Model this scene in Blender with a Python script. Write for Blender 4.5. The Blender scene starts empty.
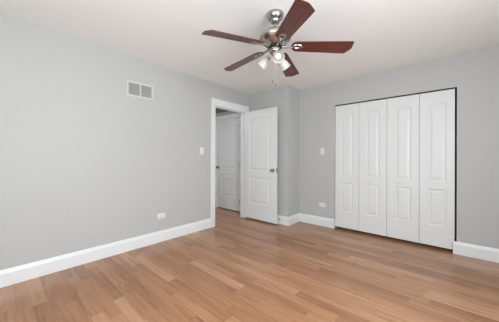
import bpy, bmesh, math, random
from mathutils import Vector, Matrix
from mathutils.geometry import tessellate_polygon

scene = bpy.context.scene
col = scene.collection
random.seed(4)

# ------------------------------------------------------------ camera
F = Vector((-0.66277921, 0.74881385, 0.00123979))
R = Vector((0.74881254, 0.6627721, 0.00359557))
U = Vector((-0.00187071, -0.00331144, 0.99999277))
cam_data = bpy.data.cameras.new('camera')
cam = bpy.data.objects.new('camera', cam_data)
col.objects.link(cam)
cam.matrix_world = Matrix(((R.x, U.x, -F.x, 3.01652), (R.y, U.y, -F.y, 0.0), (R.z, U.z, -F.z, 1.16399), (0, 0, 0, 1)))
cam_data.sensor_width = 36.0
cam_data.lens = 226.727 / 499 * 36.0
cam_data.shift_y = -(161 - 157.977) / 499
cam_data.clip_start = 0.02
scene.camera = cam

# ------------------------------------------------------------ view, world, daylight
scene.view_settings.view_transform = 'Standard'
scene.view_settings.look = 'None'
scene.view_settings.gamma = 1.0
scene.view_settings.use_curve_mapping = False
scene.view_settings.exposure = -0.06

world = bpy.data.worlds.new('sky')
scene.world = world
world.use_nodes = True
wn = world.node_tree.nodes
bg = wn['Background']
bg.inputs['Color'].default_value = (0.80, 0.90, 1.0, 1)
bg.inputs['Strength'].default_value = 1.0


def area_light(name, loc, direction, sx, sy, power, color):
    d = bpy.data.lights.new(name, 'AREA')
    d.shape = 'RECTANGLE'
    d.size, d.size_y, d.energy, d.color = sx, sy, power, color
    o = bpy.data.objects.new(name, d)
    col.objects.link(o)
    o.location = loc
    o.rotation_euler = Vector(direction).to_track_quat('-Z', 'Y').to_euler()
    return o


# lights added at the two made-up windows behind and beside the camera
REAR_POWER, RIGHT_POWER = 38, 108
area_light('added_window_light_rear', (2.8, -0.985, 1.35), (0, 1, 0.25), 1.8, 1.3, REAR_POWER, (0.90, 0.955, 1.0))
area_light('added_window_light_right', (4.285, 0.45, 1.35), (-1, 0, 0.10), 1.6, 1.3, RIGHT_POWER, (0.90, 0.955, 1.0))

# ------------------------------------------------------------ dimensions
H = 2.44
XR = 4.30          # right wall
YR = -1.00         # rear wall
YA = 3.384         # alcove wall with the open door in front
XB = 0.917         # side of the chase
YB = 3.772         # closet wall
T = 0.12           # wall thickness
DY0, DY1, DZ = 2.517, 3.277, 2.062     # bedroom door opening
CX0, CX1, CZ = 1.575, 3.078, 2.052     # closet opening
HY = 3.50          # hall end wall
HX = -2.30
HZ = 2.222         # hall ceiling


# ------------------------------------------------------------ materials
def new_mat(name, color, rough=0.5, metal=0.0, spec=0.5):
    m = bpy.data.materials.new(name)
    m.use_nodes = True
    b = m.node_tree.nodes['Principled BSDF']
    b.inputs['Base Color'].default_value = (*color, 1)
    b.inputs['Roughness'].default_value = rough
    b.inputs['Metallic'].default_value = metal
    b.inputs['Specular IOR Level'].default_value = spec
    return m


def add_bump(m, scale, strength, dist=0.002, stretch=(1, 1, 1), detail=4):
    nt = m.node_tree
    b = nt.nodes['Principled BSDF']
    tc = nt.nodes.new('ShaderNodeTexCoord')
    mp = nt.nodes.new('ShaderNodeMapping')
    mp.inputs['Scale'].default_value = stretch
    n = nt.nodes.new('ShaderNodeTexNoise')
    n.inputs['Scale'].default_value = scale
    n.inputs['Detail'].default_value = detail
    bp = nt.nodes.new('ShaderNodeBump')
    bp.inputs['Strength'].default_value = strength
    bp.inputs['Distance'].default_value = dist
    nt.links.new(tc.outputs['Object'], mp.inputs['Vector'])
    nt.links.new(mp.outputs['Vector'], n.inputs['Vector'])
    nt.links.new(n.outputs['Fac'], bp.inputs['Height'])
    nt.links.new(bp.outputs['Normal'], b.inputs['Normal'])
    return m


WALL = add_bump(new_mat('grey_wall_paint', (0.488, 0.494, 0.482), 0.55, spec=0.3), 90, 0.08)
CEIL = add_bump(new_mat('ceiling_paint', (0.90, 0.915, 0.915), 0.8, spec=0.2), 120, 0.08)
TRIM = new_mat('white_trim_paint', (0.775, 0.790, 0.795), 0.35)
DOOR = add_bump(new_mat('white_door_paint', (0.715, 0.735, 0.735), 0.38), 60, 0.04, stretch=(1, 1, 0.1))
PLASTIC = new_mat('white_plastic', (0.74, 0.74, 0.72), 0.35)
DARK = new_mat('dark_slot', (0.02, 0.02, 0.02), 0.6)
TRACK = new_mat('dark_track_metal', (0.03, 0.03, 0.03), 0.5, 0.3)
HALLC = new_mat('hall_ceiling_brown', (0.26, 0.22, 0.19), 0.8)  # even dark brown tone for the hall ceiling
GRILLE = new_mat('painted_grille_metal', (0.62, 0.62, 0.60), 0.4)
VENTW = new_mat('vent_frame_enamel', (0.60, 0.60, 0.585), 0.4)
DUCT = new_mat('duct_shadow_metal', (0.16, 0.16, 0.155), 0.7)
NICKEL = add_bump(new_mat('brushed_nickel', (0.41, 0.39, 0.36), 0.24, 1.0), 60, 0.06, stretch=(1, 1, 12))
SATIN = new_mat('satin_nickel', (0.30, 0.285, 0.27), 0.3, 1.0)
CHAIN = new_mat('pale_chain_metal', (0.72, 0.70, 0.66), 0.4, 0.6)
HINGE = new_mat('aged_hinge_metal', (0.16, 0.15, 0.14), 0.4, 1.0)
BLACKM = new_mat('black_flywheel', (0.015, 0.015, 0.015), 0.5)
GOLDISH = new_mat('warm_reflection_tint', (0.58, 0.47, 0.38), 0.25, 1.0)  # warm reflection tone put into the band colour
BULB = new_mat('white_bulb_glass', (0.90, 0.90, 0.86), 0.2)

GLASS = new_mat('frosted_white_glass', (0.78, 0.79, 0.76), 0.25)
nt = GLASS.node_tree
trl = nt.nodes.new('ShaderNodeBsdfTranslucent')
trl.inputs['Color'].default_value = (0.92, 0.93, 0.90, 1)
mx = nt.nodes.new('ShaderNodeMixShader')
mx.inputs['Fac'].default_value = 0.45
nt.links.new(nt.nodes['Principled BSDF'].outputs[0], mx.inputs[1])
nt.links.new(trl.outputs[0], mx.inputs[2])
see = nt.nodes.new('ShaderNodeBsdfTransparent')
mx_see = nt.nodes.new('ShaderNodeMixShader')
mx_see.inputs['Fac'].default_value = 0.30
nt.links.new(mx.outputs[0], mx_see.inputs[1])
nt.links.new(see.outputs[0], mx_see.inputs[2])
nt.links.new(mx_see.outputs[0], nt.nodes['Material Output'].inputs['Surface'])

PANE = bpy.data.materials.new('window_glass')
PANE.use_nodes = True
nt = PANE.node_tree
nt.nodes.clear()
out = nt.nodes.new('ShaderNodeOutputMaterial')
tr = nt.nodes.new('ShaderNodeBsdfTransparent')
gl = nt.nodes.new('ShaderNodeBsdfGlossy')
gl.inputs['Roughness'].default_value = 0.02
mx = nt.nodes.new('ShaderNodeMixShader')
mx.inputs['Fac'].default_value = 0.06
nt.links.new(tr.outputs[0], mx.inputs[1])
nt.links.new(gl.outputs[0], mx.inputs[2])
nt.links.new(mx.outputs[0], out.inputs['Surface'])


def math_node(nt, op, a, b=None):
    n = nt.nodes.new('ShaderNodeMath')
    n.operation = op
    for i, v in enumerate((a, b)):
        if v is None:
            continue
        if isinstance(v, (int, float)):
            n.inputs[i].default_value = v
        else:
            nt.links.new(v, n.inputs[i])
    return n.outputs[0]


def ramp(nt, fac, stops):
    n = nt.nodes.new('ShaderNodeValToRGB')
    e = n.color_ramp.elements
    while len(e) < len(stops):
        e.new(0.5)
    for el, (pos, c) in zip(e, stops):
        el.position = pos
        el.color = (*c, 1)
    nt.links.new(fac, n.inputs['Fac'])
    return n.outputs['Color']


SCUFF, SCUFF_L = (2.220, 2.707, 1.668), 0.127


def make_floor_material():
    """three-strip oak laminate: strips run along X, 86 mm wide, staggered ends."""
    m = bpy.data.materials.new('oak_laminate')
    m.use_nodes = True
    nt = m.node_tree
    b = nt.nodes['Principled BSDF']
    L = nt.links
    tc = nt.nodes.new('ShaderNodeTexCoord')
    sp = nt.nodes.new('ShaderNodeSeparateXYZ')
    L.new(tc.outputs['Object'], sp.inputs[0])
    X, Y = sp.outputs['X'], sp.outputs['Y']
    W, LEN = 0.088, 0.78
    yr = math_node(nt, 'DIVIDE', math_node(nt, 'ADD', Y, 10.0), W)
    row = math_node(nt, 'FLOOR', yr)
    fy = math_node(nt, 'FRACT', yr)
    wn1 = nt.nodes.new('ShaderNodeTexWhiteNoise')
    wn1.noise_dimensions = '1D'
    L.new(row, wn1.inputs['W'])
    xr = math_node(nt, 'DIVIDE', math_node(nt, 'ADD', X, math_node(nt, 'ADD', math_node(nt, 'MULTIPLY', wn1.outputs['Value'], 4.0), 20.0)), LEN)
    cell = math_node(nt, 'FLOOR', xr)
    fx = math_node(nt, 'FRACT', xr)
    cv = nt.nodes.new('ShaderNodeCombineXYZ')
    L.new(cell, cv.inputs[0])
    L.new(row, cv.inputs[1])
    wn2 = nt.nodes.new('ShaderNodeTexWhiteNoise')
    wn2.noise_dimensions = '3D'
    L.new(cv.outputs[0], wn2.inputs['Vector'])
    rnd = wn2.outputs['Value']
    base = ramp(nt, rnd, [(0.0, (0.300, 0.140, 0.066)), (0.35, (0.378, 0.184, 0.090)), (0.7, (0.415, 0.208, 0.104)), (1.0, (0.490, 0.262, 0.142))])
    # grain: noise stretched along the strip, shifted per strip
    sh = nt.nodes.new('ShaderNodeCombineXYZ')
    L.new(math_node(nt, 'ADD', math_node(nt, 'MULTIPLY', X, 1.6), math_node(nt, 'MULTIPLY', rnd, 37.0)), sh.inputs[0])
    L.new(math_node(nt, 'MULTIPLY', Y, 26.0), sh.inputs[1])
    L.new(math_node(nt, 'MULTIPLY', rnd, 11.0), sh.inputs[2])
    g = nt.nodes.new('ShaderNodeTexNoise')
    g.inputs['Scale'].default_value = 1.3
    g.inputs['Detail'].default_value = 5
    g.inputs['Roughness'].default_value = 0.6
    g.inputs['Distortion'].default_value = 0.8
    L.new(sh.outputs[0], g.inputs['Vector'])
    grain = ramp(nt, g.outputs['Fac'], [(0.30, (0.68, 0.62, 0.57)), (0.48, (1.0, 1.0, 1.0)), (0.72, (1.20, 1.26, 1.32))])
    mxc = nt.nodes.new('ShaderNodeMix')
    mxc.data_type = 'RGBA'
    mxc.blend_type = 'MULTIPLY'
    mxc.inputs[0].default_value = 0.85
    L.new(base, mxc.inputs[6])
    L.new(grain, mxc.inputs[7])
    # thin joints between strips and at strip ends
    dy = math_node(nt, 'MINIMUM', fy, math_node(nt, 'SUBTRACT', 1.0, fy))
    dx = math_node(nt, 'MINIMUM', fx, math_node(nt, 'SUBTRACT', 1.0, fx))
    jy = math_node(nt, 'LESS_THAN', math_node(nt, 'MULTIPLY', dy, W), 0.0011)
    jx = math_node(nt, 'LESS_THAN', math_node(nt, 'MULTIPLY', dx, LEN), 0.0011)
    j = math_node(nt, 'MAXIMUM', jy, jx)
    mx2 = nt.nodes.new('ShaderNodeMix')
    mx2.data_type = 'RGBA'
    mx2.blend_type = 'MULTIPLY'
    L.new(math_node(nt, 'MULTIPLY', j, 0.32), mx2.inputs[0])
    L.new(mxc.outputs[2], mx2.inputs[6])
    mx2.inputs[7].default_value = (0.45, 0.36, 0.30, 1)
    # one short dark scuff across the strips in front of the closet
    sx_, sy_, ang_ = SCUFF
    ca, sa = math.cos(ang_), math.sin(ang_)
    ux = math_node(nt, 'SUBTRACT', X, sx_)
    uy = math_node(nt, 'SUBTRACT', Y, sy_)
    al = math_node(nt, 'ABSOLUTE', math_node(nt, 'ADD', math_node(nt, 'MULTIPLY', ux, ca), math_node(nt, 'MULTIPLY', uy, sa)))
    pe = math_node(nt, 'ABSOLUTE', math_node(nt, 'SUBTRACT', math_node(nt, 'MULTIPLY', uy, ca), math_node(nt, 'MULTIPLY', ux, sa)))
    sm = math_node(nt, 'MULTIPLY', math_node(nt, 'LESS_THAN', al, SCUFF_L), math_node(nt, 'LESS_THAN', pe, 0.006))
    mx3 = nt.nodes.new('ShaderNodeMix')
    mx3.data_type = 'RGBA'
    mx3.blend_type = 'MULTIPLY'
    L.new(math_node(nt, 'MULTIPLY', sm, 0.5), mx3.inputs[0])
    L.new(mx2.outputs[2], mx3.inputs[6])
    mx3.inputs[7].default_value = (0.40, 0.32, 0.28, 1)
    L.new(mx3.outputs[2], b.inputs['Base Color'])
    b.inputs['Roughness'].default_value = 0.20
    b.inputs['Specular IOR Level'].default_value = 0.5
    bp = nt.nodes.new('ShaderNodeBump')
    bp.inputs['Strength'].default_value = 0.06
    bp.inputs['Distance'].default_value = 0.001
    L.new(g.outputs['Fac'], bp.inputs['Height'])
    L.new(bp.outputs['Normal'], b.inputs['Normal'])
    return m


def make_blade_material():
    m = new_mat('mahogany_blade', (0.10, 0.03, 0.025), 0.30)
    nt = m.node_tree
    L = nt.links
    b = nt.nodes['Principled BSDF']
    tc = nt.nodes.new('ShaderNodeTexCoord')
    mp = nt.nodes.new('ShaderNodeMapping')
    mp.inputs['Scale'].default_value = (2.0, 45.0, 8.0)
    n = nt.nodes.new('ShaderNodeTexNoise')
    n.inputs['Scale'].default_value = 1.5
    n.inputs['Detail'].default_value = 5
    n.inputs['Distortion'].default_value = 0.6
    L.new(tc.outputs['Object'], mp.inputs[0])
    L.new(mp.outputs[0], n.inputs['Vector'])
    c = ramp(nt, n.outputs['Fac'], [(0.3, (0.065, 0.018, 0.014)), (0.55, (0.120, 0.032, 0.024)), (0.75, (0.175, 0.055, 0.040))])
    L.new(c, b.inputs['Base Color'])
    return m


FLOOR = make_floor_material()
BLADE = make_blade_material()


# ------------------------------------------------------------ mesh helpers
def obj(name, bm, mat, parent=None, smooth=False, angle=35):
    me = bpy.data.meshes.new(name)
    bmesh.ops.recalc_face_normals(bm, faces=bm.faces)
    bm.to_mesh(me)
    bm.free()
    me.materials.append(mat)
    if smooth:
        for p in me.polygons:
            p.use_smooth = True
        me.set_sharp_from_angle(angle=math.radians(angle))
    o = bpy.data.objects.new(name, me)
    col.objects.link(o)
    if parent is not None:
        o.parent = parent
    return o


def box(bm, x0, x1, y0, y1, z0, z1, bev=0.0):
    r = bmesh.ops.create_cube(bm, size=1.0)
    vs = r['verts']
    for v in vs:
        v.co = Vector(((x0 + x1) / 2 + v.co.x * (x1 - x0), (y0 + y1) / 2 + v.co.y * (y1 - y0), (z0 + z1) / 2 + v.co.z * (z1 - z0)))
    if bev > 0:
        es = list({e for v in vs for e in v.link_edges})
        bmesh.ops.bevel(bm, geom=es, offset=bev, segments=2, affect='EDGES', profile=0.5)


def lathe(bm, prof, seg=32, mtx=None, cap=True):
    """prof: list of (r, z); revolved about Z."""
    rings = []
    for r, z in prof:
        if r < 1e-5:
            rings.append([bm.verts.new((0, 0, z))])
        else:
            rings.append([bm.verts.new((r * math.cos(2 * math.pi * k / seg), r * math.sin(2 * math.pi * k / seg), z)) for k in range(seg)])
    for a, b in zip(rings, rings[1:]):
        for k in range(seg):
            k2 = (k + 1) % seg
            if len(a) == 1 and len(b) == 1:
                continue
            if len(a) == 1:
                bm.faces.new((a[0], b[k], b[k2]))
            elif len(b) == 1:
                bm.faces.new((a[k], a[k2], b[0]))
            else:
                bm.faces.new((a[k], a[k2], b[k2], b[k]))
    if cap:
        for rg in (rings[0], rings[-1]):
            if len(rg) > 2:
                bm.faces.new(rg)
    vs = [v for rg in rings for v in rg]
    if mtx is not None:
        for v in vs:
            v.co = mtx @ v.co
    return vs


def tube(bm, pts, radii, seg=10):
    pts = [Vector(p) for p in pts]
    if isinstance(radii, (int, float)):
        radii = [radii] * len(pts)
    rings = []
    up = Vector((0.13, 0.21, 0.97)).normalized()
    for i, p in enumerate(pts):
        d = (pts[min(i + 1, len(pts) - 1)] - pts[max(i - 1, 0)]).normalized()
        a = d.cross(up)
        if a.length < 0.2:
            a = d.cross(Vector((1, 0, 0)))
        a.normalize()
        b = d.cross(a).normalized()
        rings.append([bm.verts.new(p + radii[i] * (math.cos(2 * math.pi * k / seg) * a + math.sin(2 * math.pi * k / seg) * b)) for k in range(seg)])
    for a, b in zip(rings, rings[1:]):
        for k in range(seg):
            k2 = (k + 1) % seg
            bm.faces.new((a[k], a[k2], b[k2], b[k]))
    bm.faces.new(rings[0])
    bm.faces.new(rings[-1])


def prism(bm, poly, thick, z=0.0):
    """flat polygon (x, y) extruded from z to z+thick."""
    lo = [bm.verts.new((x, y, z)) for x, y in poly]
    hi = [bm.verts.new((x, y, z + thick)) for x, y in poly]
    n = len(poly)
    for k in range(n):
        bm.faces.new((lo[k], lo[(k + 1) % n], hi[(k + 1) % n], hi[k]))
    bm.faces.new(lo)
    bm.faces.new(hi)
    return lo + hi


def sweep(bm, path, prof, closed_ends=True):
    """profile (outward offset, z) swept with mitres along path of (x, y); outward = right of travel."""
    n = len(path)
    rings = []
    for i, (x, y) in enumerate(path):
        p = Vector((x, y))
        din = (p - Vector(path[i - 1])).normalized() if i > 0 else None
        dout = (Vector(path[i + 1]) - p).normalized() if i < n - 1 else None
        if din is None:
            nv = Vector((dout.y, -dout.x))
        elif dout is None:
            nv = Vector((din.y, -din.x))
        else:
            a, b = Vector((din.y, -din.x)), Vector((dout.y, -dout.x))
            nv = (a + b) / (1 + a.dot(b))
        rings.append([bm.verts.new((x + nv.x * o, y + nv.y * o, z)) for o, z in prof])
    m = len(prof)
    for a, b in zip(rings, rings[1:]):
        for k in range(m):
            k2 = (k + 1) % m
            bm.faces.new((a[k], a[k2], b[k2], b[k]))
    bm.faces.new(rings[0])
    bm.faces.new(rings[-1])


def thing(name, label, cat, loc=(0, 0, 0), rot=(0, 0, 0), group=None, kind=None):
    o = bpy.data.objects.new(name, None)
    col.objects.link(o)
    o.location = loc
    o.rotation_euler = rot
    o.empty_display_size = 0.1
    return tag(o, label, cat, group, kind)


def tag(o, label, cat, group=None, kind=None):
    o['label'] = label
    o['category'] = cat
    if group:
        o['group'] = group
    if kind:
        o['kind'] = kind
    return o


def struct(name, bm, mat, label, cat, smooth=False):
    return tag(obj(name, bm, mat, None, smooth), label, cat, kind='structure')


# ------------------------------------------------------------ room shell
bm = bmesh.new()
box(bm, HX - T, XR + T, YR - T, YB + 0.80, -0.10, 0.0)
struct('floor', bm, FLOOR, 'oak coloured laminate strip floor running through room and hall', 'floor')

bm = bmesh.new()
box(bm, -T / 2, XR + T, YR - T, YB + 0.80, H, H + 0.10)
struct('ceiling', bm, CEIL, 'plain white bedroom ceiling above the fan', 'ceiling')

bm = bmesh.new()                                   # left wall with the door opening
box(bm, -T, 0, YR - T, DY0 - 0.02, 0, H)
box(bm, -T, 0, DY0 - 0.02, DY1 + 0.02, DZ + 0.02, H)
box(bm, -T, 0, DY1 + 0.02, YA, 0, H)
struct('wall_left', bm, WALL, 'long grey painted wall with the air vent and doorway', 'wall')

bm = bmesh.new()                                   # chase and closet wall: one continuous wall
box(bm, -T, XB, YA, YB + T, 0, H)
box(bm, XB, CX0, YB, YB + T, 0, H)
box(bm, CX0, CX1, YB, YB + T, CZ, H)
box(bm, CX1, XR + T, YB, YB + T, 0, H)
struct('wall_back', bm, WALL, 'grey painted wall around the closet, stepping forward behind the open door', 'wall')

bm = bmesh.new()                                   # closet interior
box(bm, CX0 - 0.3, CX0 - 0.25, YB + T, YB + 0.75, 0, H)
box(bm, CX1 + 0.25, CX1 + 0.3, YB + T, YB + 0.75, 0, H)
box(bm, CX0 - 0.25, CX1 + 0.25, YB + 0.70, YB + 0.75, 0, H)
struct('wall_closet', bm, WALL, 'grey inner walls of the closet behind the folding doors', 'wall')

# rear wall with opening for the added window
WX0, WX1, WZ0, WZ1 = 1.85, 3.75, 0.65, 2.05
bm = bmesh.new()
box(bm, 0, WX0, YR - T, YR, 0, H)
box(bm, WX1, XR + T, YR - T, YR, 0, H)
box(bm, WX0, WX1, YR - T, YR, 0, WZ0)
box(bm, WX0, WX1, YR - T, YR, WZ1, H)
struct('wall_rear', bm, WALL, 'grey painted wall with an added wide window behind the viewer', 'wall')
VY0, VY1, VZ0, VZ1 = -0.40, 1.30, 0.75, 2.05
bm = bmesh.new()
box(bm, XR, XR + T, YR, VY0, 0, H)
box(bm, XR, XR + T, VY1, YB, 0, H)
box(bm, XR, XR + T, VY0, VY1, 0, VZ0)
box(bm, XR, XR + T, VY0, VY1, VZ1, H)
struct('wall_right', bm, WALL, 'grey painted wall with an added window to the right of the viewer', 'wall')


def window(name, along, a0, a1, z0, z1, face, outward, label):  # unseen windows, added to serve as the light sources
    """along 'x' or 'y'; face = inner wall plane; outward = sign of the outside."""
    root = thing(name, label, 'added window', kind='structure')

    def bx(b, p0, p1, q0, q1, za, zb):
        q0, q1 = sorted((face + outward * q0, face + outward * q1))
        if along == 'x':
            box(b, p0, p1, q0, q1, za, zb)
        else:
            box(b, q0, q1, p0, p1, za, zb)
    b = bmesh.new()
    w = 0.05
    bx(b, a0, a0 + w, 0.03, 0.09, z0, z1)
    bx(b, a1 - w, a1, 0.03, 0.09, z0, z1)
    bx(b, a0 + w, a1 - w, 0.03, 0.09, z0, z0 + w)
    bx(b, a0 + w, a1 - w, 0.03, 0.09, z1 - w, z1)
    mid = (a0 + a1) / 2
    bx(b, mid - 0.02, mid + 0.02, 0.04, 0.08, z0 + w, z1 - w)
    obj('window_frame', b, TRIM, root)
    for s0, s1 in ((a0 + w, mid - 0.02), (mid + 0.02, a1 - w)):
        b = bmesh.new()
        bx(b, s0, s1, 0.058, 0.062, z0 + w, z1 - w)
        obj('pane', b, PANE, root)
    b = bmesh.new()
    bx(b, a0 - 0.08, a0, -0.018, 0.0, z0 - 0.0, z1 + 0.08)
    bx(b, a1, a1 + 0.08, -0.018, 0.0, z0 - 0.0, z1 + 0.08)
    bx(b, a0, a1, -0.018, 0.0, z1, z1 + 0.08)
    bx(b, a0 - 0.10, a1 + 0.10, -0.035, 0.0, z0 - 0.03, z0)
    obj('window_casing', b, TRIM, root)


window('added_window_1', 'x', WX0, WX1, WZ0, WZ1, YR, -1, 'added wide white two-pane window in the wall behind the viewer')
window('added_window_2', 'y', VY0, VY1, VZ0, VZ1, XR, 1, 'added white two-pane window in the right-hand wall')

# hall beyond the doorway
bm = bmesh.new()
box(bm, HX - T, -1.145, HY, HY + T, 0, HZ)
box(bm, -0.315, -T, HY, HY + T, 0, HZ)
box(bm, -1.145, -0.315, HY, HY + T, 2.075, HZ)
box(bm, -1.145, -0.315, HY + 0.08, HY + T, 0, 2.075)
struct('wall_hall', bm, WALL, 'grey hall wall holding the closed door beyond the doorway', 'wall')
bm = bmesh.new()
box(bm, HX - T, HX, 1.2, HY, 0, HZ)
box(bm, HX, -T, 1.2 - T, 1.2, 0, HZ)
struct('wall_hall_side', bm, WALL, 'grey side and end walls of the hall', 'wall')
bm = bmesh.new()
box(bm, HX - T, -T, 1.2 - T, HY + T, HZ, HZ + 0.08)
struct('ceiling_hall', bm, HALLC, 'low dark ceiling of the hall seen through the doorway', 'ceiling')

# ------------------------------------------------------------ baseboards
BB = [(0.0, 0.0), (0.016, 0.0), (0.016, 0.118), (0.013, 0.128), (0.011, 0.138), (0.006, 0.150), (0.0, 0.152)]


def baseboard(name, path, label):
    b = bmesh.new()
    sweep(b, path, BB)
    struct(name, b, TRIM, label, 'baseboard')


baseboard('baseboard_left', [(0, YR), (0, DY0 - 0.092)], 'tall white baseboard along the long left wall under the outlet')
baseboard('baseboard_back', [(0.02, YA), (XB, YA), (XB, YB), (CX0, YB)], 'white baseboard stepping around the corner between open door and closet')
baseboard('baseboard_back_right', [(CX1 - 0.034, YB), (XR, YB)], 'white baseboard on the wall right of the closet')
baseboard('baseboard_right', [(XR, YB - 0.02), (XR, YR)], 'white baseboard along the right-hand wall')
baseboard('baseboard_rear', [(XR - 0.02, YR), (0.02, YR)], 'white baseboard under the added window behind the viewer')
baseboard('baseboard_hall', [(HX, HY), (-1.21, HY)], 'white baseboard beside the hall door')


# ------------------------------------------------------------ door casings (trims)
def frame_sweep(bm, a0, a1, z1, w, wt, prof, place):
    """moulded casing round an opening: legs of width w, head of height wt. prof = (fraction across, depth)."""
    ins = [(a0, 0.0), (a0, z1), (a1, z1), (a1, 0.0)]
    outs = [(a0 - w, 0.0), (a0 - w, z1 + wt), (a1 + w, z1 + wt), (a1 + w, 0.0)]
    rings = []
    for (ia, iz), (oa, oz) in zip(ins, outs):
        rings.append([bm.verts.new(place(ia + (oa - ia) * f, iz + (oz - iz) * f, d)) for f, d in prof])
    m = len(prof)
    for a, b in zip(rings, rings[1:]):
        for k in range(m):
            bm.faces.new((a[k], a[(k + 1) % m], b[(k + 1) % m], b[k]))
    bm.faces.new(rings[0])
    bm.faces.new(rings[-1])


CASE = [(0.0, 0.0), (0.0, 0.010), (0.08, 0.013), (0.55, 0.016), (0.70, 0.019), (0.92, 0.020), (1.0, 0.017), (1.0, 0.0)]
bm = bmesh.new()
frame_sweep(bm, DY0, DY1 + 0.002, DZ, 0.090, 0.118, CASE, lambda a, z, d: (d, a, z))
struct('trim_1', bm, TRIM, 'white moulded casing around the bedroom doorway', 'door casing')
bm = bmesh.new()                                   # jamb with stops
box(bm, -T, 0, DY0 - 0.018, DY0, 0, DZ + 0.018)
box(bm, -T, 0, DY1, DY1 + 0.018, 0, DZ + 0.018)
box(bm, -T, 0, DY0, DY1, DZ, DZ + 0.018)
box(bm, -0.075, -0.040, DY0, DY0 + 0.011, 0, DZ)
box(bm, -0.075, -0.040, DY1 - 0.011, DY1, 0, DZ)
box(bm, -0.075, -0.040, DY0 + 0.011, DY1 - 0.011, DZ - 0.011, DZ)
struct('trim_2', bm, TRIM, 'white door jamb lining the bedroom doorway', 'door jamb')
FD0, FD1, FDZ = -1.105, -0.345, 2.055
bm = bmesh.new()
frame_sweep(bm, FD0 - 0.004, FD1 + 0.004, FDZ + 0.004, 0.068, 0.085, CASE, lambda a, z, d: (a, HY - d, z))
box(bm, FD0 - 0.022, FD0 - 0.004, HY, HY + 0.08, 0, FDZ + 0.02)
box(bm, FD1 + 0.004, FD1 + 0.022, HY, HY + 0.08, 0, FDZ + 0.02)
box(bm, FD0 - 0.004, FD1 + 0.004, HY, HY + 0.08, FDZ + 0.004, FDZ + 0.02)
struct('trim_3', bm, TRIM, 'white casing around the closed hall door', 'door casing')


# ------------------------------------------------------------ moulded panel doors
def panel_outline(x0, x1, z0, z1, arch, n=14):
    """counter-clockwise outline, flat bottom; arch = rise of the eyebrow top (corners at z1-arch)."""
    pts = [(x0, z0), (x1, z0)]
    if arch <= 0:
        return pts + [(x1, z1), (x0, z1)]
    for k in range(n + 1):
        t = k / n
        x = x1 + (x0 - x1) * t
        s = 0.5 - 0.5 * math.cos(2 * math.pi * t)       # ogee eyebrow
        pts.append((x, z1 - arch + arch * s ** 0.75))
    return pts


def inset(pts, d):
    n = len(pts)
    out = []
    for i in range(n):
        p0, p, p1 = Vector(pts[i - 1]), Vector(pts[i]), Vector(pts[(i + 1) % n])
        a, b = (p - p0).normalized(), (p1 - p).normalized()
        na, nb = Vector((-a.y, a.x)), Vector((-b.y, b.x))
        nv = (na + nb) / max(0.3, 1 + na.dot(nb))
        q = p + nv * d
        out.append((q.x, q.y))
    return out


def door_leaf(parent, name, w, h, t, panels, mat):
    """leaf: local x 0..w, z 0..h, front face at y=0, back at y=t; panels on both faces are children."""
    b = bmesh.new()
    outer = [(0, 0), (w, 0), (w, h), (0, h)]
    loops = [outer] + [panel_outline(*p) for p in panels]
    flat = [Vector((x, 0, z)) for lp in loops for x, z in lp]
    tris = tessellate_polygon([[Vector((x, z, 0)) for x, z in lp] for lp in loops])
    sides = []
    for y in (0.0, t):
        vs = [b.verts.new((v.x, y, v.z)) for v in flat]
        for tr_ in tris:
            try:
                b.faces.new([vs[i] for i in tr_])
            except ValueError:
                pass
        sides.append(vs)
    for k in range(4):
        k2 = (k + 1) % 4
        b.faces.new((sides[0][k], sides[0][k2], sides[1][k2], sides[1][k]))
    leaf = obj(name, b, mat, parent)
    # moulded raised panels (groove, then a raised field)
    for p in panels:
        lp = panel_outline(*p)
        b = bmesh.new()
        for y, s in ((0.0, 1), (t, -1)):
            rings = []
            for d, dep in ((0.0, 0.0), (0.006, 0.0065), (0.016, 0.0085), (0.020, 0.0085), (0.046, 0.0015), (0.050, 0.0010)):
                rings.append([b.verts.new((x, y + s * dep, z)) for x, z in inset(lp, d)])
            for r0, r1 in zip(rings, rings[1:]):
                n = len(r0)
                for k in range(n):
                    b.faces.new((r0[k], r0[(k + 1) % n], r1[(k + 1) % n], r1[k]))
            b.faces.new(rings[-1])
        obj('raised_panel', b, mat, leaf)
    return leaf


def knob(parent, x, z, y0, s, name='door_knob', mat=SATIN, r=0.027):
    """round knob with rose; s = -1 towards -Y."""
    m = Matrix.Translation((x, y0, z)) @ Matrix.Rotation(math.radians(90 if s < 0 else -90), 4, 'X')
    b = bmesh.new()
    k = r / 0.027
    lathe(b, [(0.0, 0.0), (0.032 * k, 0.0), (0.032 * k, 0.004 * k), (0.026 * k, 0.009 * k), (0.013 * k, 0.011 * k), (0.011 * k, 0.028 * k), (0.019 * k, 0.036 * k),
              (0.027 * k, 0.046 * k), (0.0275 * k, 0.054 * k), (0.022 * k, 0.063 * k), (0.010 * k, 0.067 * k), (0.0, 0.0675 * k)], 24, m)
    return obj(name, b, mat, parent, smooth=True, angle=50)


def hinge(parent, x, y, z):
    b = bmesh.new()
    for k in range(3):
        lathe(b, [(0.0, 0.0), (0.0075, 0.0), (0.0075, 0.0285), (0.0, 0.0285)], 12, Matrix.Translation((x, y, z - 0.045 + k * 0.030)))
    lathe(b, [(0.0045, 0.0), (0.0045, 0.096), (0.0, 0.099)], 12, Matrix.Translation((x, y, z - 0.048)))
    return obj('hinge', b, HINGE, parent, smooth=True)


DW, DH, DT = 0.757, 2.032, 0.035
PANELS = [(0.138, 0.612, 0.29, 0.775, 0), (0.138, 0.612, 0.905, 1.895, 0.045)]

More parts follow.
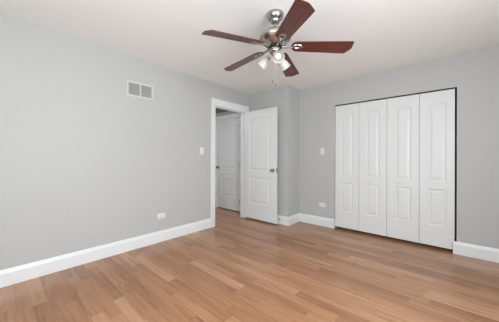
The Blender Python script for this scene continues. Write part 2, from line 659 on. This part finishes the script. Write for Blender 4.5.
# bedroom door, swung open against the chase
d1 = thing('door_1', 'white two-panel bedroom door standing open into the room, nickel knob', 'door', (0.006, 3.247, 0.028), kind='structure')
leaf = door_leaf(d1, 'door_leaf', DW, DH, DT, PANELS, DOOR)
for s, y in ((-1, 0.0), (1, DT)):
    knob(leaf, DW - 0.066, 0.925, y, s)
b = bmesh.new()
box(b, DW, DW + 0.0015, 0.005, 0.030, 0.88, 0.97)
box(b, DW + 0.0015, DW + 0.011, 0.012, 0.023, 0.915, 0.935, 0.002)
obj('latch', b, SATIN, leaf)
for z in (0.25, 1.05, 1.82):
    hinge(leaf, -0.0055, DT + 0.0005, z)

# closed hall door
d2 = thing('door_2', 'closed white arched-panel door at the end of the hall', 'door', (FD0, HY + 0.012, 0.018), kind='structure')
leaf = door_leaf(d2, 'door_leaf', FD1 - FD0, FDZ - 0.018, DT, PANELS, DOOR)
knob(leaf, 0.040, 0.935, 0.0, -1)
for z in (0.22, 1.00, 1.86):
    hinge(leaf, FD1 - FD0 - 0.010, -0.013, z)

# closet bifold doors: two pairs of two leaves
LH, LT, LY = 1.996, 0.034, YB + 0.014
CB = [1.580, 1.947, 2.329, 2.709, 3.062]
n = 0
for pair, lab in ((0, 'left pair of white folding closet doors, nearest the light switch'), (1, 'right pair of white folding closet doors, beside the bare wall')):
    x = CB[2 * pair]
    rt = thing('door_%d' % (3 + pair), lab, 'closet door', (x, LY, 0.038), kind='structure')
    for k in range(2):
        LW = CB[2 * pair + k + 1] - CB[2 * pair + k] - 0.0035
        pm = (LW - 0.185) / 2 + 0.005
        leaf = door_leaf(rt, 'door_leaf', LW, LH, LT, [(pm, pm + 0.185, 0.265, 0.735, 0), (pm, pm + 0.185, 0.84, 1.865, 0.022)], DOOR)
        leaf.location.x = CB[2 * pair + k] - x
        if (pair, k) in ((0, 1), (1, 0)):
            knob(leaf, LW * 0.40, 0.80, 0.0, -1, 'closet_knob', PLASTIC, 0.0125)
bm = bmesh.new()
box(bm, CX0, CX1, LY - 0.001, LY + 0.034, CZ - 0.013, CZ)
struct('trim_4', bm, TRACK, 'dark metal track above the folding closet doors', 'door track')


# ------------------------------------------------------------ air vent
VX = 0.0
def make_vent():
    y0, y1, z0, z1 = 1.095, 1.430, 1.942, 2.136
    t = thing('air_vent', 'white two-section return air grille high on the left wall', 'air vent', (0, (y0 + y1) / 2, z0))
    w, h = y1 - y0, z1 - z0
    fb = 0.022
    mid = 0.016

    def bx(b, a0, a1, x0, x1, c0, c1, bev=0):
        box(b, x0, x1, a0 - w / 2, a1 - w / 2, c0, c1, bev)
    b = bmesh.new()
    bx(b, 0, w, 0.0005, 0.007, 0, fb)
    bx(b, 0, w, 0.0005, 0.007, h - fb, h)
    bx(b, 0, fb, 0.0005, 0.007, fb, h - fb)
    bx(b, w - fb, w, 0.0005, 0.007, fb, h - fb)
    bx(b, w / 2 - mid / 2, w / 2 + mid / 2, 0.0005, 0.007, fb, h - fb)
    obj('vent_frame', b, VENTW, t)
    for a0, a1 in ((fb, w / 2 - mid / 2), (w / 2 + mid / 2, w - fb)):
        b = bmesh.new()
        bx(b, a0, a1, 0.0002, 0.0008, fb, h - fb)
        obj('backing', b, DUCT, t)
        b = bmesh.new()
        nl = 15
        for k in range(nl):
            zc = fb + (k + 0.5) * (h - 2 * fb) / nl
            vs = [(0.0010, zc + 0.0035), (0.0016, zc + 0.0042), (0.0064, zc - 0.0018), (0.0058, zc - 0.0025)]
            A = [b.verts.new((xx, a0 - w / 2, zz)) for xx, zz in vs]
            B = [b.verts.new((xx, a1 - w / 2, zz)) for xx, zz in vs]
            for i in range(4):
                b.faces.new((A[i], A[(i + 1) % 4], B[(i + 1) % 4], B[i]))
            b.faces.new(A)
            b.faces.new(B)
        obj('louvre_bank', b, GRILLE, t)
    for a in (0.011, w - 0.011):
        b = bmesh.new()
        lathe(b, [(0.004, 0.0), (0.0035, 0.0015), (0.0, 0.002)], 10, Matrix.Translation((0.007, a - w / 2, h / 2)) @ Matrix.Rotation(math.radians(90), 4, 'Y'))
        obj('screw', b, GRILLE, t, smooth=True)


make_vent()


# ------------------------------------------------------------ switches and outlets (local: face -Y, x across, z up)
def make_switch(label, loc, rz):
    t = thing('light_switch', label, 'light switch', loc, (0, 0, rz), 'light switches')
    b = bmesh.new()
    box(b, -0.036, 0.036, -0.006, 0.0, -0.058, 0.058, 0.002)
    obj('cover_plate', b, PLASTIC, t, smooth=True)
    b = bmesh.new()
    box(b, -0.0165, 0.0165, -0.0085, -0.0055, -0.033, 0.033, 0.001)
    pk = obj('rocker', b, PLASTIC, t)
    for z in (-0.048, 0.048):
        b = bmesh.new()
        lathe(b, [(0.003, 0.0), (0.0025, 0.001), (0, 0.0013)], 10, Matrix.Translation((0, -0.006, z)) @ Matrix.Rotation(math.radians(90), 4, 'X'))
        obj('screw', b, GRILLE, t)


def make_outlet(label, loc, rz):
    """duplex outlet mounted sideways."""
    t = thing('power_outlet', label, 'outlet', loc, (0, 0, rz), 'sideways wall outlets')
    b = bmesh.new()
    box(b, -0.058, 0.058, -0.006, 0.0, -0.036, 0.036, 0.002)
    obj('cover_plate', b, PLASTIC, t, smooth=True)
    for s in (-1, 1):
        b = bmesh.new()
        pts = []
        for k in range(24):
            a = 2 * math.pi * k / 24
            pts.append((max(-0.0135, min(0.0135, 0.0172 * math.cos(a))), 0.0172 * math.sin(a)))
        vs = prism(b, pts, 0.003)
        m = Matrix.Translation((s * 0.020, -0.0055, 0)) @ Matrix.Rotation(math.radians(90), 4, 'X')
        for v in vs:
            v.co = m @ v.co
        r = obj('receptacle', b, PLASTIC, t)
        b = bmesh.new()
        for zz in (-0.006, 0.006):
            box(b, s * 0.020 - 0.001, s * 0.020 + 0.007, -0.0088, -0.0084, zz - 0.001, zz + 0.001)
        box(b, s * 0.020 - 0.009, s * 0.020 - 0.005, -0.0088, -0.0084, -0.002, 0.002)
        obj('slot', b, DARK, r)


PI = math.pi
make_switch('white light switch on the left wall beside the doorway casing', (0, 2.236, 1.280), PI / 2)
make_switch('white light switch on the back wall left of the closet', (1.362, YB, 1.288), 0)
make_outlet('white sideways outlet low on the long left wall', (0, 1.556, 0.355), PI / 2)
make_outlet('white sideways outlet low on the wall between corner and closet', (1.362, YB, 0.360), 0)

# spring door stop behind the open door
ds = thing('door_stop', 'small spring door stop on the baseboard behind the open door', 'door stop', (0.755, YA - 0.016, 0.088))
b = bmesh.new()
pts = []
for k in range(0, 97):
    a = 2 * PI * k / 8
    pts.append((0.006 * math.cos(a), -0.004 - 0.052 * k / 96, 0.006 * math.sin(a)))
tube(b, pts, 0.0011, 6)
lathe(b, [(0.0, 0.0), (0.011, 0.0), (0.011, 0.003), (0.006, 0.005), (0.0, 0.005)], 14, Matrix.Rotation(PI / 2, 4, 'X'))
obj('spring', b, SATIN, ds)
b = bmesh.new()
lathe(b, [(0.0, 0.054), (0.008, 0.054), (0.009, 0.066), (0.006, 0.070), (0.0, 0.070)], 14, Matrix.Rotation(PI / 2, 4, 'X'))
obj('rubber_tip', b, PLASTIC, ds, smooth=True)


# ------------------------------------------------------------ ceiling fan
FX, FY, ZBL = 1.8545, 1.6496, 2.114
fan = thing('ceiling_fan', 'five-blade ceiling fan with mahogany blades, brushed nickel body and frosted lamps', 'ceiling fan', (FX, FY, 0))


def fan_part(name, prof, mat, seg=48, parent=fan):
    b = bmesh.new()
    lathe(b, prof, seg)
    return obj(name, b, mat, parent, smooth=True, angle=40)


fan_part('canopy', [(0.0, H), (0.074, H), (0.076, H - 0.006), (0.074, H - 0.022), (0.066, H - 0.040), (0.054, H - 0.053), (0.046, H - 0.056), (0.045, H - 0.064),
                    (0.038, H - 0.076), (0.026, H - 0.086), (0.018, H - 0.089), (0.0, H - 0.089)], NICKEL)
fan_part('downrod', [(0.0125, H - 0.089), (0.0125, 2.305)], NICKEL, 20)
fan_part('motor_housing', [(0.0, 2.312), (0.026, 2.312), (0.029, 2.300), (0.040, 2.292), (0.075, 2.287), (0.105, 2.274), (0.124, 2.256), (0.129, 2.248), (0.134, 2.247), (0.137, 2.242),
                           (0.137, 2.216), (0.134, 2.211), (0.128, 2.210), (0.122, 2.200), (0.108, 2.184), (0.088, 2.166), (0.070, 2.154), (0.0, 2.154)], NICKEL)
fan_part('reflection_band', [(0.1373, 2.238), (0.1385, 2.236), (0.1385, 2.222), (0.1373, 2.220)], GOLDISH)  # beige band painted to imitate warm reflections in the nickel
fan_part('flywheel', [(0.0, 2.154), (0.060, 2.154), (0.062, 2.151), (0.062, 2.139), (0.0, 2.139)], BLACKM)
sw = fan_part('switch_housing', [(0.0, 2.139), (0.040, 2.139), (0.048, 2.136), (0.050, 2.131), (0.050, 2.104), (0.046, 2.098), (0.038, 2.095), (0.034, 2.092), (0.034, 2.082),
                                 (0.028, 2.072), (0.012, 2.064), (0.008, 2.056), (0.0, 2.054)], NICKEL)

PITCH = math.radians(12.5)
R0, R1 = 0.140, 0.648
DROOP = math.radians(4.3)


def blade_outline():
    pts = []
    hr, ht = 0.060, 0.075
    for k in range(13):                           # rounded root
        a = PI / 2 + PI * k / 12
        pts.append((R0 + 0.045 + 0.045 * math.cos(a), hr * math.sin(a)))
    pts += [(R1 - 0.010, -ht), (R1 - 0.003, -ht + 0.003), (R1, -ht + 0.010)]
    pts += [(R1 + 0.002, 0.000), (R1, 0.010), (R1 - 0.004, 0.020), (R1 - 0.040, ht - 0.003), (R1 - 0.050, ht)]
    return pts


for k in range(5):
    ang = math.radians(34.69 - 72 * k)
    rot = (0, 0, 0)
    # blade
    b = bmesh.new()
    prism(b, blade_outline(), 0.006, -0.003)
    es = [e for e in b.edges if abs(e.verts[0].co.z - e.verts[1].co.z) < 1e-6 and e.is_boundary is False]
    bmesh.ops.bevel(b, geom=es, offset=0.0015, segments=2, affect='EDGES')
    o = obj('fan_blade', b, BLADE, fan, smooth=True)
    M = Matrix.Rotation(ang, 4, 'Z') @ Matrix.Translation((0, 0, 2.157)) @ Matrix.Rotation(DROOP, 4, 'Y') @ Matrix.Rotation(-PITCH, 4, 'X')
    o.matrix_local = M
    # blade iron: a curved arm from the flywheel and an open oval plate under the blade root
    b = bmesh.new()
    n = 28
    for rx, ry, rx2, ry2, zz in ((0.052, 0.030, 0.022, 0.009, -0.0035),):
        A, B, C_, D_ = [], [], [], []
        for i in range(n):
            t = 2 * PI * i / n
            ca, sa = math.cos(t), math.sin(t)
            cx = 0.193
            A.append(b.verts.new((cx + rx * ca, ry * sa, zz)))
            B.append(b.verts.new((cx + (rx - 0.004) * ca, (ry - 0.004) * sa, zz - 0.005)))
            C_.append(b.verts.new((cx + (rx2 + 0.003) * ca, (ry2 + 0.003) * sa, zz - 0.005)))
            D_.append(b.verts.new((cx + rx2 * ca, ry2 * sa, zz)))
        for i in range(n):
            j = (i + 1) % n
            b.faces.new((A[i], A[j], B[j], B[i]))
            b.faces.new((B[i], B[j], C_[j], C_[i]))
            b.faces.new((C_[i], C_[j], D_[j], D_[i]))
            b.faces.new((D_[i], D_[j], A[j], A[i]))
    inv = M.inverted() @ Matrix.Rotation(ang, 4, 'Z')
    arm = bmesh.new()
    tube(arm, [inv @ Vector(q) for q in ((0.055, 0, 2.146), (0.080, 0, 2.1455), (0.108, 0, 2.142), (0.128, 0, 2.139), (0.150, 0, 2.1375))], [0.010, 0.011, 0.010, 0.009, 0.008], 12)
    tmp = bpy.data.meshes.new('tmp')
    arm.to_mesh(tmp)
    arm.free()
    b.from_mesh(tmp)
    bpy.data.meshes.remove(tmp)
    iron = obj('blade_bracket', b, NICKEL, fan, smooth=True, angle=50)
    iron.matrix_local = M
    for sx, sy in ((0.178, 0.0175), (0.178, -0.0175), (0.233, 0.0)):
        b = bmesh.new()
        lathe(b, [(0.0, -0.011), (0.0030, -0.0105), (0.0042, -0.0085), (0.0042, -0.006), (0.0, -0.006)], 10, Matrix.Translation((sx, sy, 0)))
        obj('screw', b, SATIN, iron, smooth=True)

# light kit: three arms, frosted bell shades, bulbs
for deg in (-42, 78, 198):
    a = math.radians(deg)
    dx, dy = math.cos(a), math.sin(a)
    tilt = math.radians(48)                       # from straight down
    ax = Vector((dx * math.sin(tilt), dy * math.sin(tilt), -math.cos(tilt)))
    neck = Vector((dx * 0.062, dy * 0.062, 2.062))
    b = bmesh.new()
    tube(b, [(dx * 0.028, dy * 0.028, 2.092), (dx * 0.045, dy * 0.045, 2.090), (dx * 0.055, dy * 0.055, 2.078), tuple(neck)], [0.008, 0.009, 0.010, 0.010], 12)
    mt = Matrix.Translation(neck) @ ax.to_track_quat('Z', 'Y').to_matrix().to_4x4()
    lathe(b, [(0.0, -0.006), (0.013, -0.006), (0.019, 0.000), (0.021, 0.008), (0.021, 0.020), (0.0, 0.020)], 24, mt)
    armo = obj('lamp_arm', b, NICKEL, fan, smooth=True, angle=50)
    b = bmesh.new()
    outer = [(0.0205, 0.010), (0.025, 0.018), (0.034, 0.034), (0.040, 0.052), (0.042, 0.070), (0.044, 0.086), (0.049, 0.097)]
    inner = [(r - 0.0025, z) for r, z in outer[::-1]]
    lathe(b, outer + inner, 32, mt, cap=False)
    obj('lamp_shade', b, GLASS, armo, smooth=True, angle=60)
    b = bmesh.new()
    lathe(b, [(0.0, 0.020), (0.011, 0.020), (0.013, 0.030), (0.023, 0.044), (0.029, 0.060), (0.027, 0.074), (0.016, 0.086), (0.0, 0.089)], 24, mt)
    obj('light_bulb', b, BULB, armo, smooth=True, angle=60)

# pull chains
for (px, py, zb) in ((0.026, -0.018, 1.79), (-0.020, -0.012, 1.835)):
    b = bmesh.new()
    z = 2.075
    while z > zb + 0.022:
        bmesh.ops.create_icosphere(b, subdivisions=1, radius=0.0014, matrix=Matrix.Translation((px, py, z)))
        z -= 0.0034
    ch = obj('pull_chain', b, CHAIN, fan, smooth=True)
    b = bmesh.new()
    lathe(b, [(0.0, zb + 0.024), (0.003, zb + 0.022), (0.0045, zb + 0.010), (0.0055, zb + 0.004), (0.003, zb), (0.0, zb)], 12, Matrix.Translation((px, py, 0)))
    obj('chain_pull', b, NICKEL, ch, smooth=True)

# unseen lamp, added to brighten the hall
hl = thing('added_hall_light', 'added round dome lamp, unseen, that lights the hall', 'added light', (-1.45, 2.0, HZ))
b = bmesh.new()
lathe(b, [(0.0, 0.0), (0.14, 0.0), (0.14, -0.02), (0.0, -0.02)], 32)
obj('added_lamp_base', b, NICKEL, hl, smooth=True)
LIT = new_mat('added_lamp_glow', (0.9, 0.9, 0.88), 0.4)
LIT.node_tree.nodes['Principled BSDF'].inputs['Emission Color'].default_value = (0.95, 0.98, 1.0, 1)
LIT.node_tree.nodes['Principled BSDF'].inputs['Emission Strength'].default_value = 90.0
b = bmesh.new()
lathe(b, [(0.0, -0.02), (0.13, -0.02), (0.125, -0.045), (0.09, -0.075), (0.045, -0.09), (0.0, -0.094)], 32)
obj('added_lamp_dome', b, LIT, hl, smooth=True)
